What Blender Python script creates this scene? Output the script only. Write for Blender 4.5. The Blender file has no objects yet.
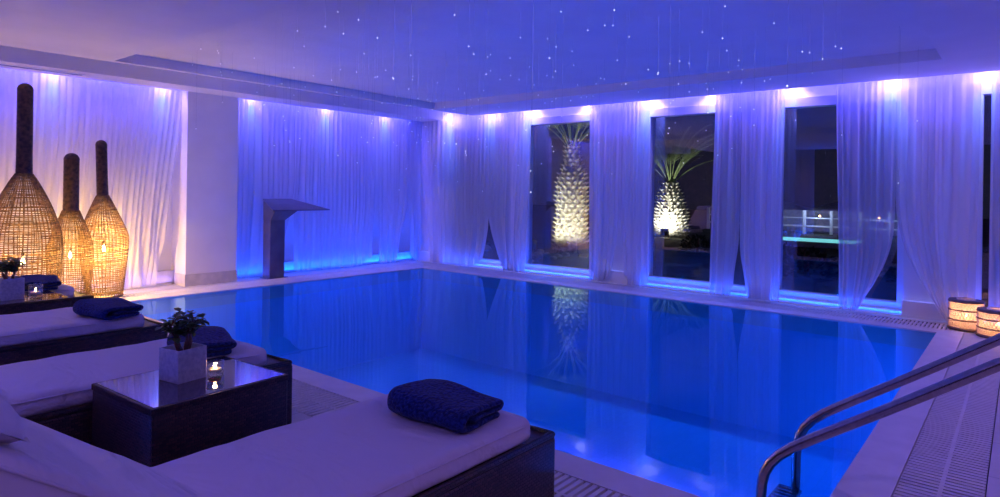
import bpy, bmesh, math, random
from mathutils import Vector, Matrix, noise
R = random.Random(7)
PI = math.pi
S = bpy.context.scene
C = S.collection

# ------------------------------------------------------------------ helpers
class MB:
    def __init__(s): s.v = []; s.f = []; s.m = []; s.sm = []
    def add(s, vs, fs, mi=0, smooth=False):
        b = len(s.v); s.v += [tuple(p) for p in vs]
        for f in fs:
            s.f.append(tuple(b+i for i in f)); s.m.append(mi); s.sm.append(smooth)
    def box(s, x0, x1, y0, y1, z0, z1, mi=0):
        s.add([(x0,y0,z0),(x1,y0,z0),(x1,y1,z0),(x0,y1,z0),(x0,y0,z1),(x1,y0,z1),(x1,y1,z1),(x0,y1,z1)],
              [(0,3,2,1),(4,5,6,7),(0,1,5,4),(1,2,6,5),(2,3,7,6),(3,0,4,7)], mi)
    def bbox(s, x0, x1, y0, y1, z0, z1, r=.01, mi=0, seg=2):
        bm = bmesh.new(); bmesh.ops.create_cube(bm, size=1)
        for v in bm.verts:
            v.co = Vector(((x0+x1)/2+v.co.x*(x1-x0), (y0+y1)/2+v.co.y*(y1-y0), (z0+z1)/2+v.co.z*(z1-z0)))
        bmesh.ops.bevel(bm, geom=list(bm.edges), offset=r, segments=seg, affect='EDGES', profile=.5)
        bm.verts.index_update()
        s.add([v.co[:] for v in bm.verts], [[v.index for v in f.verts] for f in bm.faces], mi, True); bm.free()
    def lathe(s, prof, c=(0,0,0), n=32, mi=0, smooth=True, cap=True):
        vs = []; fs = []; k = len(prof)
        for i in range(n):
            a = 2*PI*i/n
            for r, z in prof: vs.append((c[0]+r*math.cos(a), c[1]+r*math.sin(a), c[2]+z))
        for i in range(n):
            j = (i+1) % n
            for q in range(k-1): fs.append((i*k+q, j*k+q, j*k+q+1, i*k+q+1))
        if cap:
            if prof[0][0] > 1e-4: fs.append(tuple(i*k for i in range(n))[::-1])
            if prof[-1][0] > 1e-4: fs.append(tuple(i*k+k-1 for i in range(n)))
        s.add(vs, fs, mi, smooth)
    def tube(s, pts, r, n=8, mi=0, cap=True, flat=1.0, closed=False):
        pts = [Vector(p) for p in pts]; vs = []; fs = []; m = len(pts); prev = None
        rr = r if isinstance(r, (list, tuple)) else [r]*m
        for i, p in enumerate(pts):
            if closed: t = pts[(i+1) % m]-pts[i-1]
            else: t = pts[min(i+1, m-1)]-pts[max(i-1, 0)]
            t.normalize()
            if prev is None:
                a = Vector((0,0,1)) if abs(t.z) < .9 else Vector((1,0,0)); u = t.cross(a).normalized()
            else: u = (prev-t*prev.dot(t)).normalized()
            prev = u; w = t.cross(u)
            for k in range(n):
                an = 2*PI*k/n; vs.append(p+(u*math.cos(an)+w*math.sin(an)*flat)*rr[i])
        rng = m if closed else m-1
        for i in range(rng):
            i2 = (i+1) % m
            for k in range(n):
                k2 = (k+1) % n; fs.append((i*n+k, i*n+k2, i2*n+k2, i2*n+k))
        if cap and not closed: fs.append(tuple(range(n))[::-1]); fs.append(tuple((m-1)*n+k for k in range(n)))
        s.add(vs, fs, mi, True)
    def prism(s, poly, axis, a, b, mi=0, smooth=False):
        """poly: 2-D outline extruded along axis (0,1,2) from a to b"""
        def P(p, w):
            if axis == 0: return (w, p[0], p[1])
            if axis == 1: return (p[0], w, p[1])
            return (p[0], p[1], w)
        n = len(poly); vs = [P(p, a) for p in poly]+[P(p, b) for p in poly]
        fs = [tuple(range(n))[::-1], tuple(range(n, 2*n))]+[(i, (i+1) % n, n+(i+1) % n, n+i) for i in range(n)]
        s.add(vs, fs, mi, smooth)
    def build(s, name, mats, parent=None, loc=None, rz=0):
        me = bpy.data.meshes.new(name); me.from_pydata(s.v, [], s.f)
        if not isinstance(mats, (list, tuple)): mats = [mats]
        for m in mats: me.materials.append(m)
        for p, mi, sm in zip(me.polygons, s.m, s.sm): p.material_index = mi; p.use_smooth = sm
        bm = bmesh.new(); bm.from_mesh(me); bmesh.ops.recalc_face_normals(bm, faces=bm.faces); bm.to_mesh(me); bm.free()
        me.update(); o = bpy.data.objects.new(name, me); C.objects.link(o)
        if parent: o.parent = parent
        if loc: o.location = loc
        if rz: o.rotation_euler.z = rz
        return o
def bevel(o, w=.008, seg=2):
    m = o.modifiers.new('bev', 'BEVEL'); m.width = w; m.segments = seg; m.limit_method = 'ANGLE'; return o
def tag(o, label=None, cat=None, group=None, kind=None):
    if label: o['label'] = label
    if cat: o['category'] = cat
    if group: o['group'] = group
    if kind: o['kind'] = kind
    return o
def thing(name, label, cat, loc=(0,0,0), rz=0, group=None):
    o = bpy.data.objects.new(name, None); C.objects.link(o); o.location = loc; o.rotation_euler.z = rz
    o.empty_display_size = .1
    return tag(o, label, cat, group)
def struct(name, mb, mats): return tag(mb.build(name, mats), kind='structure')
def copy_tree(o, parent=None):
    c = o.copy(); C.objects.link(c)
    if parent: c.parent = parent
    for ch in list(o.children): copy_tree(ch, c)
    return c

# ------------------------------------------------------------------ materials
def mat(name, col=(.8,.8,.8), rough=.5, metal=0, spec=.5, **kw):
    m = bpy.data.materials.new(name); m.use_nodes = True
    b = m.node_tree.nodes['Principled BSDF']
    b.inputs['Base Color'].default_value = (*col, 1); b.inputs['Roughness'].default_value = rough
    b.inputs['Metallic'].default_value = metal; b.inputs['Specular IOR Level'].default_value = spec
    for k, v in kw.items(): b.inputs[k.replace('_', ' ')].default_value = v
    return m
def nd(m, t, **kw):
    n = m.node_tree.nodes.new(t)
    for k, v in kw.items(): setattr(n, k, v)
    return n
def lk(m, a, b): m.node_tree.links.new(a, b)
def coords(m, scale=(1,1,1)):
    tc = nd(m, 'ShaderNodeTexCoord'); mp = nd(m, 'ShaderNodeMapping'); mp.inputs['Scale'].default_value = scale
    lk(m, tc.outputs['Object'], mp.inputs['Vector']); return mp.outputs['Vector']
def noise_col(m, c1, c2, scale=8, detail=3, vec=None, lo=.35, hi=.65):
    n = nd(m, 'ShaderNodeTexNoise'); n.inputs['Scale'].default_value = scale; n.inputs['Detail'].default_value = detail
    lk(m, vec or coords(m), n.inputs['Vector'])
    r = nd(m, 'ShaderNodeValToRGB'); r.color_ramp.elements[0].color = (*c1, 1); r.color_ramp.elements[1].color = (*c2, 1)
    r.color_ramp.elements[0].position = lo; r.color_ramp.elements[1].position = hi
    lk(m, n.outputs['Fac'], r.inputs['Fac']); lk(m, r.outputs['Color'], m.node_tree.nodes['Principled BSDF'].inputs['Base Color']); return n
def bump(m, src, strength=.3, dist=.01):
    b = nd(m, 'ShaderNodeBump'); b.inputs['Strength'].default_value = strength; b.inputs['Distance'].default_value = dist
    lk(m, src, b.inputs['Height']); lk(m, b.outputs['Normal'], m.node_tree.nodes['Principled BSDF'].inputs['Normal'])
def emit(name, col, st, sample=False):
    m = bpy.data.materials.new(name); m.use_nodes = True; nt = m.node_tree; nt.nodes.clear()
    e = nd(m, 'ShaderNodeEmission'); e.inputs['Color'].default_value = (*col, 1); e.inputs['Strength'].default_value = st
    o = nd(m, 'ShaderNodeOutputMaterial'); lk(m, e.outputs[0], o.inputs[0])
    if not sample: m.cycles.emission_sampling = 'NONE'
    return m

M = {}
M['plaster'] = mat('plaster', (.80,.79,.80), .75); noise_col(M['plaster'], (.78,.77,.78), (.82,.81,.82), 3)
M['timber'] = mat('dark_timber_wall', (.05,.035,.03), .5); noise_col(M['timber'], (.03,.02,.018), (.07,.048,.04), 6)
M['ceiling'] = mat('ceiling_paint', (.82,.81,.83), .8); noise_col(M['ceiling'], (.80,.79,.81), (.84,.83,.85), 2)
M['frame'] = mat('window_frame_paint', (.78,.8,.84), .35); noise_col(M['frame'], (.77,.79,.83), (.80,.82,.86), 5)
M['skirt'] = mat('skirting_stone', (.6,.58,.56), .45); noise_col(M['skirt'], (.55,.53,.52), (.66,.63,.6), 9)
# stone slabs
m = M['stone'] = mat('pale_stone_slabs', (.62,.57,.52), .4)
v = coords(m); br = nd(m, 'ShaderNodeTexBrick'); br.offset = 0; br.inputs['Scale'].default_value = 1
br.inputs['Brick Width'].default_value = .6; br.inputs['Row Height'].default_value = .6; br.inputs['Mortar Size'].default_value = .003
br.inputs['Color1'].default_value = (.62,.57,.52,1); br.inputs['Color2'].default_value = (.66,.61,.56,1); br.inputs['Mortar'].default_value = (.35,.32,.3,1)
lk(m, v, br.inputs['Vector']); n = nd(m, 'ShaderNodeTexNoise'); n.inputs['Scale'].default_value = 12; n.inputs['Detail'].default_value = 5; lk(m, v, n.inputs['Vector'])
mx = nd(m, 'ShaderNodeMixRGB'); mx.blend_type = 'MULTIPLY'; mx.inputs['Fac'].default_value = .25
lk(m, br.outputs['Color'], mx.inputs[1]); lk(m, n.outputs['Fac'], mx.inputs[2]); lk(m, mx.outputs[0], m.node_tree.nodes['Principled BSDF'].inputs['Base Color'])
bump(m, n.outputs['Fac'], .1, .003)
M['coping'] = mat('coping_stone', (.7,.66,.6), .4); noise_col(M['coping'], (.66,.61,.56), (.73,.68,.63), 6)
M['grate'] = mat('white_grate_plastic', (.7,.66,.62), .5); noise_col(M['grate'], (.66,.62,.58), (.72,.68,.64), 10)
M['channel'] = mat('dark_channel', (.03,.03,.035), .7); noise_col(M['channel'], (.02,.02,.025), (.05,.05,.055), 10)
# pool mosaic
m = M['pool'] = mat('pool_mosaic', (.55,.72,.85), .5)
v = coords(m); br = nd(m, 'ShaderNodeTexBrick'); br.offset = 0; br.inputs['Scale'].default_value = 1
br.inputs['Brick Width'].default_value = .1; br.inputs['Row Height'].default_value = .1; br.inputs['Mortar Size'].default_value = .004
br.inputs['Color1'].default_value = (.45,.68,.85,1); br.inputs['Color2'].default_value = (.5,.72,.88,1); br.inputs['Mortar'].default_value = (.42,.64,.8,1)
lk(m, v, br.inputs['Vector']); lk(m, br.outputs['Color'], m.node_tree.nodes['Principled BSDF'].inputs['Base Color'])
# water: clear surface, Fresnel mirror over what lies beneath
m = M['water'] = bpy.data.materials.new('pool_water'); m.use_nodes = True; m.node_tree.nodes.clear()
gl = nd(m, 'ShaderNodeBsdfGlossy'); gl.inputs['Roughness'].default_value = 0.0; gl.inputs['Color'].default_value = (.5,.86,1,1)
tr = nd(m, 'ShaderNodeBsdfTransparent'); tr.inputs['Color'].default_value = (.16,.80,1,1)
fr = nd(m, 'ShaderNodeFresnel'); fr.inputs['IOR'].default_value = 1.34
mixs = nd(m, 'ShaderNodeMixShader'); ou = nd(m, 'ShaderNodeOutputMaterial')
lk(m, fr.outputs[0], mixs.inputs[0]); lk(m, tr.outputs[0], mixs.inputs[1]); lk(m, gl.outputs[0], mixs.inputs[2]); lk(m, mixs.outputs[0], ou.inputs[0])
ns = nd(m, 'ShaderNodeTexNoise'); ns.inputs['Scale'].default_value = 2.2; ns.inputs['Detail'].default_value = 2; lk(m, coords(m), ns.inputs['Vector'])
bp = nd(m, 'ShaderNodeBump'); bp.inputs['Strength'].default_value = .06; bp.inputs['Distance'].default_value = .015
lk(m, ns.outputs['Fac'], bp.inputs['Height']); lk(m, bp.outputs[0], gl.inputs['Normal']); lk(m, bp.outputs[0], fr.inputs['Normal'])
# window glass and table-ware glass: Fresnel mix
def glass(name, tint=(1,1,1), f0=.05, rough=0.0):
    m = bpy.data.materials.new(name); m.use_nodes = True; m.node_tree.nodes.clear()
    gl = nd(m, 'ShaderNodeBsdfGlossy'); gl.inputs['Roughness'].default_value = rough
    tr = nd(m, 'ShaderNodeBsdfTransparent'); tr.inputs['Color'].default_value = (*tint, 1)
    lw = nd(m, 'ShaderNodeLayerWeight'); lw.inputs['Blend'].default_value = .5
    p = nd(m, 'ShaderNodeMath'); p.operation = 'POWER'; p.inputs[1].default_value = 4.5; lk(m, lw.outputs['Facing'], p.inputs[0])
    q = nd(m, 'ShaderNodeMath'); q.operation = 'MULTIPLY_ADD'; q.inputs[1].default_value = 1-f0; q.inputs[2].default_value = f0; lk(m, p.outputs[0], q.inputs[0])
    mixs = nd(m, 'ShaderNodeMixShader'); ou = nd(m, 'ShaderNodeOutputMaterial')
    lk(m, q.outputs[0], mixs.inputs[0]); lk(m, tr.outputs[0], mixs.inputs[1]); lk(m, gl.outputs[0], mixs.inputs[2]); lk(m, mixs.outputs[0], ou.inputs[0]); return m
M['pane'] = glass('window_glass', (.92,.95,1), .15)
M['clearglass'] = glass('votive_glass', (.96,.97,1), .14, .02)
M['frosted'] = mat('frosted_vase_glass', (.75,.76,.85), .35, Transmission_Weight=.35)
n = noise_col(M['frosted'], (.6,.62,.72), (.85,.86,.92), 60); bump(M['frosted'], n.outputs['Fac'], .6, .004)
# sheer curtain
def sheer(name, col, alpha, trl=.5):
    m = bpy.data.materials.new(name); m.use_nodes = True; m.node_tree.nodes.clear()
    d = nd(m, 'ShaderNodeBsdfDiffuse'); d.inputs['Color'].default_value = (*col, 1)
    t = nd(m, 'ShaderNodeBsdfTranslucent'); t.inputs['Color'].default_value = (*col, 1)
    tp = nd(m, 'ShaderNodeBsdfTransparent')
    a = nd(m, 'ShaderNodeMixShader'); a.inputs[0].default_value = trl; b = nd(m, 'ShaderNodeMixShader'); ou = nd(m, 'ShaderNodeOutputMaterial')
    # threads: weave is denser where seen edge-on
    lw = nd(m, 'ShaderNodeLayerWeight'); lw.inputs['Blend'].default_value = .35
    mr = nd(m, 'ShaderNodeMapRange'); mr.inputs['To Min'].default_value = alpha; mr.inputs['To Max'].default_value = .95
    lk(m, lw.outputs['Facing'], mr.inputs['Value']); lk(m, mr.outputs[0], b.inputs[0])
    lk(m, d.outputs[0], a.inputs[1]); lk(m, t.outputs[0], a.inputs[2]); lk(m, tp.outputs[0], b.inputs[1]); lk(m, a.outputs[0], b.inputs[2]); lk(m, b.outputs[0], ou.inputs[0])
    return m
M['sheer'] = sheer('white_sheer_voile', (.85,.84,.88), .74)
# fabrics
m = M['linen'] = mat('white_mattress_cover', (.66,.60,.66), .9, spec=.15)
n = nd(m, 'ShaderNodeTexNoise'); n.inputs['Scale'].default_value = 3.5; n.inputs['Detail'].default_value = 4; n.inputs['Distortion'].default_value = .8; lk(m, coords(m, (1,.5,1)), n.inputs['Vector']); bump(m, n.outputs['Fac'], 1.0, .06)
m = M['towel'] = mat('navy_terry', (.02,.03,.14), .95, spec=.05, Sheen_Weight=.12)
n = noise_col(m, (.006,.011,.065), (.018,.034,.19), 70, 2); bump(m, n.outputs['Fac'], 1.0, .008)
# woven rattan
def weave(name, c1, c2, sc=55, rough=.4):
    m = mat(name, c1, rough)
    v = coords(m); br = nd(m, 'ShaderNodeTexBrick'); br.offset = .5; br.inputs['Scale'].default_value = sc
    br.inputs['Brick Width'].default_value = .9; br.inputs['Row Height'].default_value = .45; br.inputs['Mortar Size'].default_value = .07
    br.inputs['Mortar Smooth'].default_value = .6
    br.inputs['Color1'].default_value = (*c1, 1); br.inputs['Color2'].default_value = (*c2, 1); br.inputs['Mortar'].default_value = (.004,.003,.004,1)
    # use x+y as the running coordinate so all upright sides carry the weave
    sp = nd(m, 'ShaderNodeSeparateXYZ'); ad = nd(m, 'ShaderNodeMath'); cb = nd(m, 'ShaderNodeCombineXYZ')
    lk(m, v, sp.inputs[0]); lk(m, sp.outputs[0], ad.inputs[0]); lk(m, sp.outputs[1], ad.inputs[1]); lk(m, ad.outputs[0], cb.inputs[0]); lk(m, sp.outputs[2], cb.inputs[1])
    lk(m, cb.outputs[0], br.inputs['Vector']); lk(m, br.outputs['Color'], m.node_tree.nodes['Principled BSDF'].inputs['Base Color'])
    iv = nd(m, 'ShaderNodeMath'); iv.operation = 'SUBTRACT'; iv.inputs[0].default_value = 1; lk(m, br.outputs['Fac'], iv.inputs[1]); bump(m, iv.outputs[0], 1.0, .012)
    return m
M['rattan'] = weave('dark_brown_rattan', (.018,.008,.010), (.078,.032,.030), 36)
M['tabletop'] = mat('dark_glass_top', (.03,.02,.035), .03, spec=1.0, IOR=1.9)
noise_col(M['tabletop'], (.028,.018,.032), (.034,.022,.04), 4)
M['wicker'] = mat('brown_wicker', (.26,.14,.05), .6); noise_col(M['wicker'], (.075,.036,.012), (.24,.13,.045), 30)
M['wickerdark'] = mat('dark_wicker_cane', (.07,.035,.02), .6); noise_col(M['wickerdark'], (.035,.018,.012), (.13,.065,.035), 25)
M['steel'] = mat('brushed_steel', (.62,.60,.62), .22, 1); noise_col(M['steel'], (.36,.32,.35), (.44,.40,.43), 40)
M['shower'] = mat('grey_steel_panel', (.16,.15,.19), .38, .5); noise_col(M['shower'], (.13,.12,.16), (.18,.17,.21), 4)
M['black'] = mat('black_metal', (.02,.02,.02), .4); noise_col(M['black'], (.015,.015,.015), (.03,.03,.03), 20)
M['leaf'] = mat('green_leaf', (.05,.10,.04), .45); noise_col(M['leaf'], (.03,.07,.025), (.08,.14,.05), 40)
M['stem'] = mat('reddish_stem', (.12,.04,.03), .6); noise_col(M['stem'], (.08,.03,.02), (.18,.07,.05), 40)
M['soil'] = mat('pebbles', (.2,.18,.2), .7); noise_col(M['soil'], (.1,.09,.1), (.35,.33,.36), 70)
M['wax'] = mat('candle_wax', (.85,.78,.65), .5, Subsurface_Weight=.2); noise_col(M['wax'], (.82,.75,.62), (.9,.83,.7), 10)
M['flame'] = emit('flame', (1,.62,.25), 40); M['bulb'] = emit('warm_bulb', (1,.66,.25), 60)
M['lens'] = emit('cool_lens', (.75,.75,1), 12); M['bluelens'] = emit('blue_lens', (.03,.2,1), 1.5)
M['tip'] = emit('fibre_tip', (.78,.82,1), 3.2)
M['thread'] = emit('lit_fibre', (.45,.5,1), .22)
M['lantern'] = mat('cream_lantern', (.7,.55,.42), .5); noise_col(M['lantern'], (.62,.47,.36), (.78,.62,.48), 15)
M['lanternring'] = mat('brown_lantern_ring', (.2,.11,.09), .5); noise_col(M['lanternring'], (.15,.08,.07), (.25,.15,.12), 15)
m = M['liner'] = bpy.data.materials.new('lantern_liner'); m.use_nodes = True; m.node_tree.nodes.clear()
t = nd(m, 'ShaderNodeBsdfTranslucent'); t.inputs['Color'].default_value = (.95,.8,.6,1); d = nd(m, 'ShaderNodeBsdfTransparent'); a = nd(m, 'ShaderNodeMixShader'); a.inputs[0].default_value = .35; ou = nd(m, 'ShaderNodeOutputMaterial')
lk(m, t.outputs[0], a.inputs[1]); lk(m, d.outputs[0], a.inputs[2]); lk(m, a.outputs[0], ou.inputs[0])
M['bark'] = mat('palm_bark', (.5,.45,.35), .9); noise_col(M['bark'], (.24,.21,.16), (.62,.60,.52), 14)
M['frond'] = mat('palm_frond', (.20,.28,.10), .6); noise_col(M['frond'], (.15,.22,.07), (.3,.38,.16), 6)
M['ground'] = mat('night_lawn', (.05,.055,.03), .9); noise_col(M['ground'], (.03,.035,.02), (.08,.075,.05), 2)
M['rock'] = mat('pale_rock', (.5,.48,.42), .8); noise_col(M['rock'], (.35,.33,.28), (.6,.58,.5), 5)
M['shrub'] = mat('dark_shrub', (.02,.035,.015), .8); noise_col(M['shrub'], (.012,.025,.01), (.04,.055,.025), 12)
M['white'] = mat('white_render', (.75,.75,.75), .6); noise_col(M['white'], (.7,.7,.7), (.8,.8,.8), 5)
M['poolglow'] = emit('lit_terrace_pool', (.25,.85,.85), 1.1); M['lamp'] = emit('orange_lamp', (1,.5,.15), 14)
M['roof'] = mat('roof_tile', (.3,.3,.34), .7); noise_col(M['roof'], (.25,.25,.3), (.36,.36,.4), 8)

# ------------------------------------------------------------------ lights
def point(loc, col, e, r=.02):
    l = bpy.data.lights.new('lamp_light', 'POINT'); l.color = col; l.energy = e; l.shadow_soft_size = r
    o = bpy.data.objects.new('lamp_light', l); C.objects.link(o); o.location = loc; return o
def spot(loc, tgt, col, e, ang=60, blend=.6, r=.03):
    l = bpy.data.lights.new('spot_light', 'SPOT'); l.color = col; l.energy = e; l.spot_size = math.radians(ang); l.spot_blend = blend; l.shadow_soft_size = r
    o = bpy.data.objects.new('spot_light', l); C.objects.link(o); o.location = loc
    o.rotation_euler = (Vector(tgt)-Vector(loc)).to_track_quat('-Z', 'Y').to_euler(); return o
def area(loc, d, long_axis, col, e, sx, sy):
    """d: direction the light faces, long_axis: direction of its length sx"""
    l = bpy.data.lights.new('area_light', 'AREA'); l.shape = 'RECTANGLE'; l.size = sx; l.size_y = sy; l.color = col; l.energy = e
    o = bpy.data.objects.new('area_light', l); C.objects.link(o)
    z = -Vector(d).normalized(); x = Vector(long_axis); x = (x-z*x.dot(z)).normalized(); y = z.cross(x)
    mt = Matrix((x, y, z)).transposed().to_4x4(); mt.translation = Vector(loc); o.matrix_world = mt; return o

# ------------------------------------------------------------------ dimensions (metres)
X0, X1, Y0, Y1 = -2.6, 9.35, -2.6, 9.85           # room shell
PX0, PX1, PY0, PY1 = 2.98, 8.28, .705, 8.64       # pool
WIN = [(7.20,8.85),(5.42,6.98),(2.92,4.59),(1.12,2.65),(-.95,.44)]   # window openings along the glazed wall
ZC = 2.86

# ------------------------------------------------------------------ floor and pool
fl = MB()
fl.box(X0, 2.38, Y0, Y1, -.2, 0)                     # lounge deck
fl.box(2.38, X1, Y0, .125, -.2, 0)
fl.box(8.88, X1, .125, Y1, -.2, 0)
fl.box(2.38, 8.88, 9.22, Y1, -.2, 0)
struct('floor', fl, M['stone'])
cp = MB()
for a in ((2.76, PX0, .48, 8.98), (PX0, PX1, .48, PY0), (PX1, 8.5, .48, 8.98), (PX0, PX1, PY1, 8.98)):
    cp.box(a[0], a[1], a[2], a[3], -.2, .002)
struct('trim_1', cp, M['coping'])
ps = MB(); D = -1.5
ps.box(PX0-.2, PX0, PY0, PY1, D, -.2); ps.box(PX1, PX1+.2, PY0, PY1, D, -.2)
ps.box(PX0-.2, PX1+.2, PY0-.2, PY0, D, -.2); ps.box(PX0-.2, PX1+.2, PY1, PY1+.2, D, -.2)
ps.box(PX0-.2, PX1+.2, PY0-.2, PY1+.2, D-.1, D)
# broad entry steps below the hand rails
for k in range(4): ps.box(PX0+.02, 4.1, PY0, PY0+.35+.3*k, D, -.35-.28*k)
ps.m = [0]*len(ps.f)
struct('pool_basin', ps, M['pool'])
w = MB(); w.add([(PX0,PY0,-.012),(PX1,PY0,-.012),(PX1,PY1,-.012),(PX0,PY1,-.012)], [(0,1,2,3)])
struct('pool_water', w, M['water'])
# overflow grates
def grate(x0, x1, y0, y1, along, label, pitch=.042, rail=True):
    g = MB(); t = thing('overflow_grate', label, 'grate', ((x0+x1)/2, (y0+y1)/2, 0))
    ox, oy = (x0+x1)/2, (y0+y1)/2
    ch = MB(); ch.box(x0-ox, x1-ox, y0-oy, y1-oy, -.2, -.06); ch.build('channel', M['channel'], t)
    if along == 'y':
        n = int((y1-y0)/pitch)
        for i in range(n):
            a = y0+(i+.5)*(y1-y0)/n; g.box(x0-ox+.006, x1-ox-.006, a-oy-pitch*.30, a-oy+pitch*.30, -.035, 0)
        c = (x0+x1)/2-ox; g.box(c-.009, c+.009, y0-oy+.003, y1-oy-.003, -.05, -.001)
    else:
        n = int((x1-x0)/pitch)
        for i in range(n):
            a = x0+(i+.5)*(x1-x0)/n; g.box(a-ox-pitch*.30, a-ox+pitch*.30, y0-oy+.006, y1-oy-.006, -.035, 0)
        c = (y0+y1)/2-oy; g.box(x0-ox+.003, x1-ox-.003, c-.009, c+.009, -.05, -.001)
    g.build('slats', M['grate'], t)
grate(2.38, 2.76, .125, 9.22, 'y', 'pale slatted overflow grate between the loungers and the pool')
grate(2.76, 8.5, .125, .48, 'x', 'pale slatted overflow grate along the hand rail side of the pool')
grate(8.5, 8.88, .125, 9.22, 'y', 'pale slatted overflow grate below the tall windows', .04)
grate(2.76, 8.5, 8.98, 9.22, 'x', 'pale slatted overflow grate below the shower column and long curtains', .04)

# ------------------------------------------------------------------ ceiling with pool recess, trough and curtain pockets
ce = MB(); T = 3.25
CX0, CX1, CY0, CY1 = 2.79, 7.87, .66, 7.98
ce.box(X0, CX0, Y0, 8.06, ZC, T); ce.box(CX1, 8.93, Y0, 8.06, ZC, T)
ce.box(CX0, CX1, Y0, CY0, ZC, T); ce.box(CX0, CX1, CY1, 8.06, ZC, T)
ce.box(CX0, CX1, CY0, CY1, 2.975, T)
ce.box(X0, 8.93, 8.06, 8.88, 3.10, T)                  # trough lid
ce.box(X0, X1, 8.88, 9.44, 2.83, T)                    # beam before the long curtains
ce.box(8.93, X1, Y0, 8.88, 3.04, T); ce.box(X0, X1, 9.44, Y1, 3.0, T)
struct('ceiling', ce, M['ceiling'])
t = thing('air_slot', 'long black air slot in the ceiling beam above the tallest bottle lamp', 'vent', (1.42, 9.14, 2.83))
b = MB(); b.box(-1.42, 1.42, -.035, .035, -.006, .02); b.build('slot', M['black'], t)
b = MB(); b.box(-1.44, 1.44, -.05, -.035, -.008, .004); b.box(-1.44, 1.44, .035, .05, -.008, .004); b.build('frame', M['frame'], t)

# ------------------------------------------------------------------ walls
wl = MB()
wl.box(X0-.2, X1+.3, Y1, Y1+.2, -.2, T)
wl.box(4.26, 5.03, 9.38, Y1, 0, 3.0)                   # pillar
struct('wall_left', wl, M['plaster'])
ww = MB(); prev = Y1
for a, bb in WIN:
    ww.box(9.12, 9.45, bb, prev, 0, 2.77); prev = a
ww.box(9.12, 9.45, Y0, prev, 0, 2.77); ww.box(9.22, 9.5, Y0, Y1, 2.77, T)
struct('wall_right', ww, M['plaster'])
wb = MB(); wb.box(X0-.2, X0, Y0, Y1, -.2, T); struct('wall_back', wb, M['timber'])
wf = MB(); wf.box(X0-.2, X1+.2, Y0-.2, Y0, -.2, T); struct('wall_front', wf, M['plaster'])
sk = MB()
sk.box(X0, 4.26, 9.74, Y1, 0, .2); sk.box(4.255, 5.035, 9.36, 9.38, 0, .17); sk.box(5.03, 9.12, 9.74, Y1, 0, .18)
sk.box(4.245, 4.26, 9.36, 9.72, 0, .17)
struct('baseboard_left', sk, M['skirt'])
sk = MB(); prev = 9.70
for a, bb in WIN:
    sk.box(9.02, 9.12, bb, prev, 0, .2); prev = a
sk.box(9.02, 9.12, Y0, prev, 0, .2)
struct('baseboard_right', sk, M['frame'])
for i, (a, bb) in enumerate(WIN):
    f = MB(); J = .075
    f.box(9.17, 9.34, a, bb, 0, .15); f.box(9.17, 9.34, a, bb, 2.64, 2.77)
    f.box(9.17, 9.34, a, a+J, .15, 2.64); f.box(9.17, 9.34, bb-J, bb, .15, 2.64)
    f.box(9.10, 9.17, a, bb, 0, .06)
    o = bevel(struct('window_%d' % (i+1), f, M['frame']), .006)
    p = MB(); p.box(9.255, 9.267, a+J, bb-J, .15, 2.64)
    pn = p.build('pane', M['pane'], o)

# ------------------------------------------------------------------ curtains
def sm(x): x = max(0, min(1, x)); return x*x*(3-2*x)
def curtain(label, axis, plane, e0, e1, ztop, seed, hem=(.03,.03), folds=13, amp=.034, group=None, hemfn=None, kk=1.5):
    """e0/e1: functions t(0 top..1 hem) -> position of each side edge along the wall"""
    rn = random.Random(seed); w0 = abs(e1(0)-e0(0)); N = max(24, int(w0*110)); H = 46
    ph = [rn.uniform(0, 6.28) for _ in range(6)]; k1 = folds*w0
    vs = []; fs = []
    ref = (e0(0)+e1(0))/2; A0, B0 = e0(0), e1(0)
    for j in range(H+1):
        t = j/H
        a, b = e0(t), e1(t)
        for i in range(N+1):
            s = i/N
            sw = s+.035*math.sin(5.1*s+ph[3])+.02*math.sin(11*s+ph[4])
            warp = .05*math.sin(3*t+ph[5]+sw*4)*t
            d = math.sin(2*PI*k1*(sw+warp*.25)+ph[0])*(.65-.35*t)+math.sin(2*PI*k1*.37*(sw+warp)+ph[1])*(.3+.6*t)+math.sin(2*PI*k1*.61*(sw+warp*.6)+ph[4])*(.1+.35*t)+math.sin(2*PI*k1*2.1*sw+ph[2])*.3*(1-t)**2
            am = amp*(.35+.8*t)
            if t < .035: am = amp*.3; d = math.sin(2*PI*k1*2*sw)
            hz = hemfn(s) if hemfn else hem[0]*(1-s)+hem[1]*s
            z = ztop-(ztop-hz)*t
            p = A0+(B0-A0)*s+(a-A0)*(1-s)**kk+(b-B0)*s**kk+.010*math.sin(2*PI*k1*sw+ph[1])*t
            dep = plane-d*am-.03*t
            vs.append((p-ref, dep-plane, z) if axis == 'x' else (dep-plane, p-ref, z))
    for j in range(H):
        for i in range(N):
            q = j*(N+1)+i; fs.append((q, q+1, q+N+2, q+N+1))
    m = MB(); m.add(vs, fs, 0, True)
    loc = (ref, plane, 0) if axis == 'x' else (plane, ref, 0)
    return tag(m.build('sheer_curtain', M['sheer'], loc=loc), label, 'curtain', group)
def edge(top, bot, t0=0, pw=1.0, mid=None):
    def f(t):
        u = max(0, (t-t0)/(1-t0)) if t0 < 1 else 0
        return top+(bot-top)*(sm(u) if pw == 1 else u**pw)
    return f
GL = 'sheer curtains along the long wall'; GW = 'sheer curtains over the tall windows'
ZL = 2.98; PL = 9.585
curtain('wide white sheer curtain behind the three bottle lamps, lit warm near its hem', 'x', PL, edge(-2.3,-2.3), edge(4.28,3.93,0,1.3), ZL, 1, folds=10, group=GL, kk=6)
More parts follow.
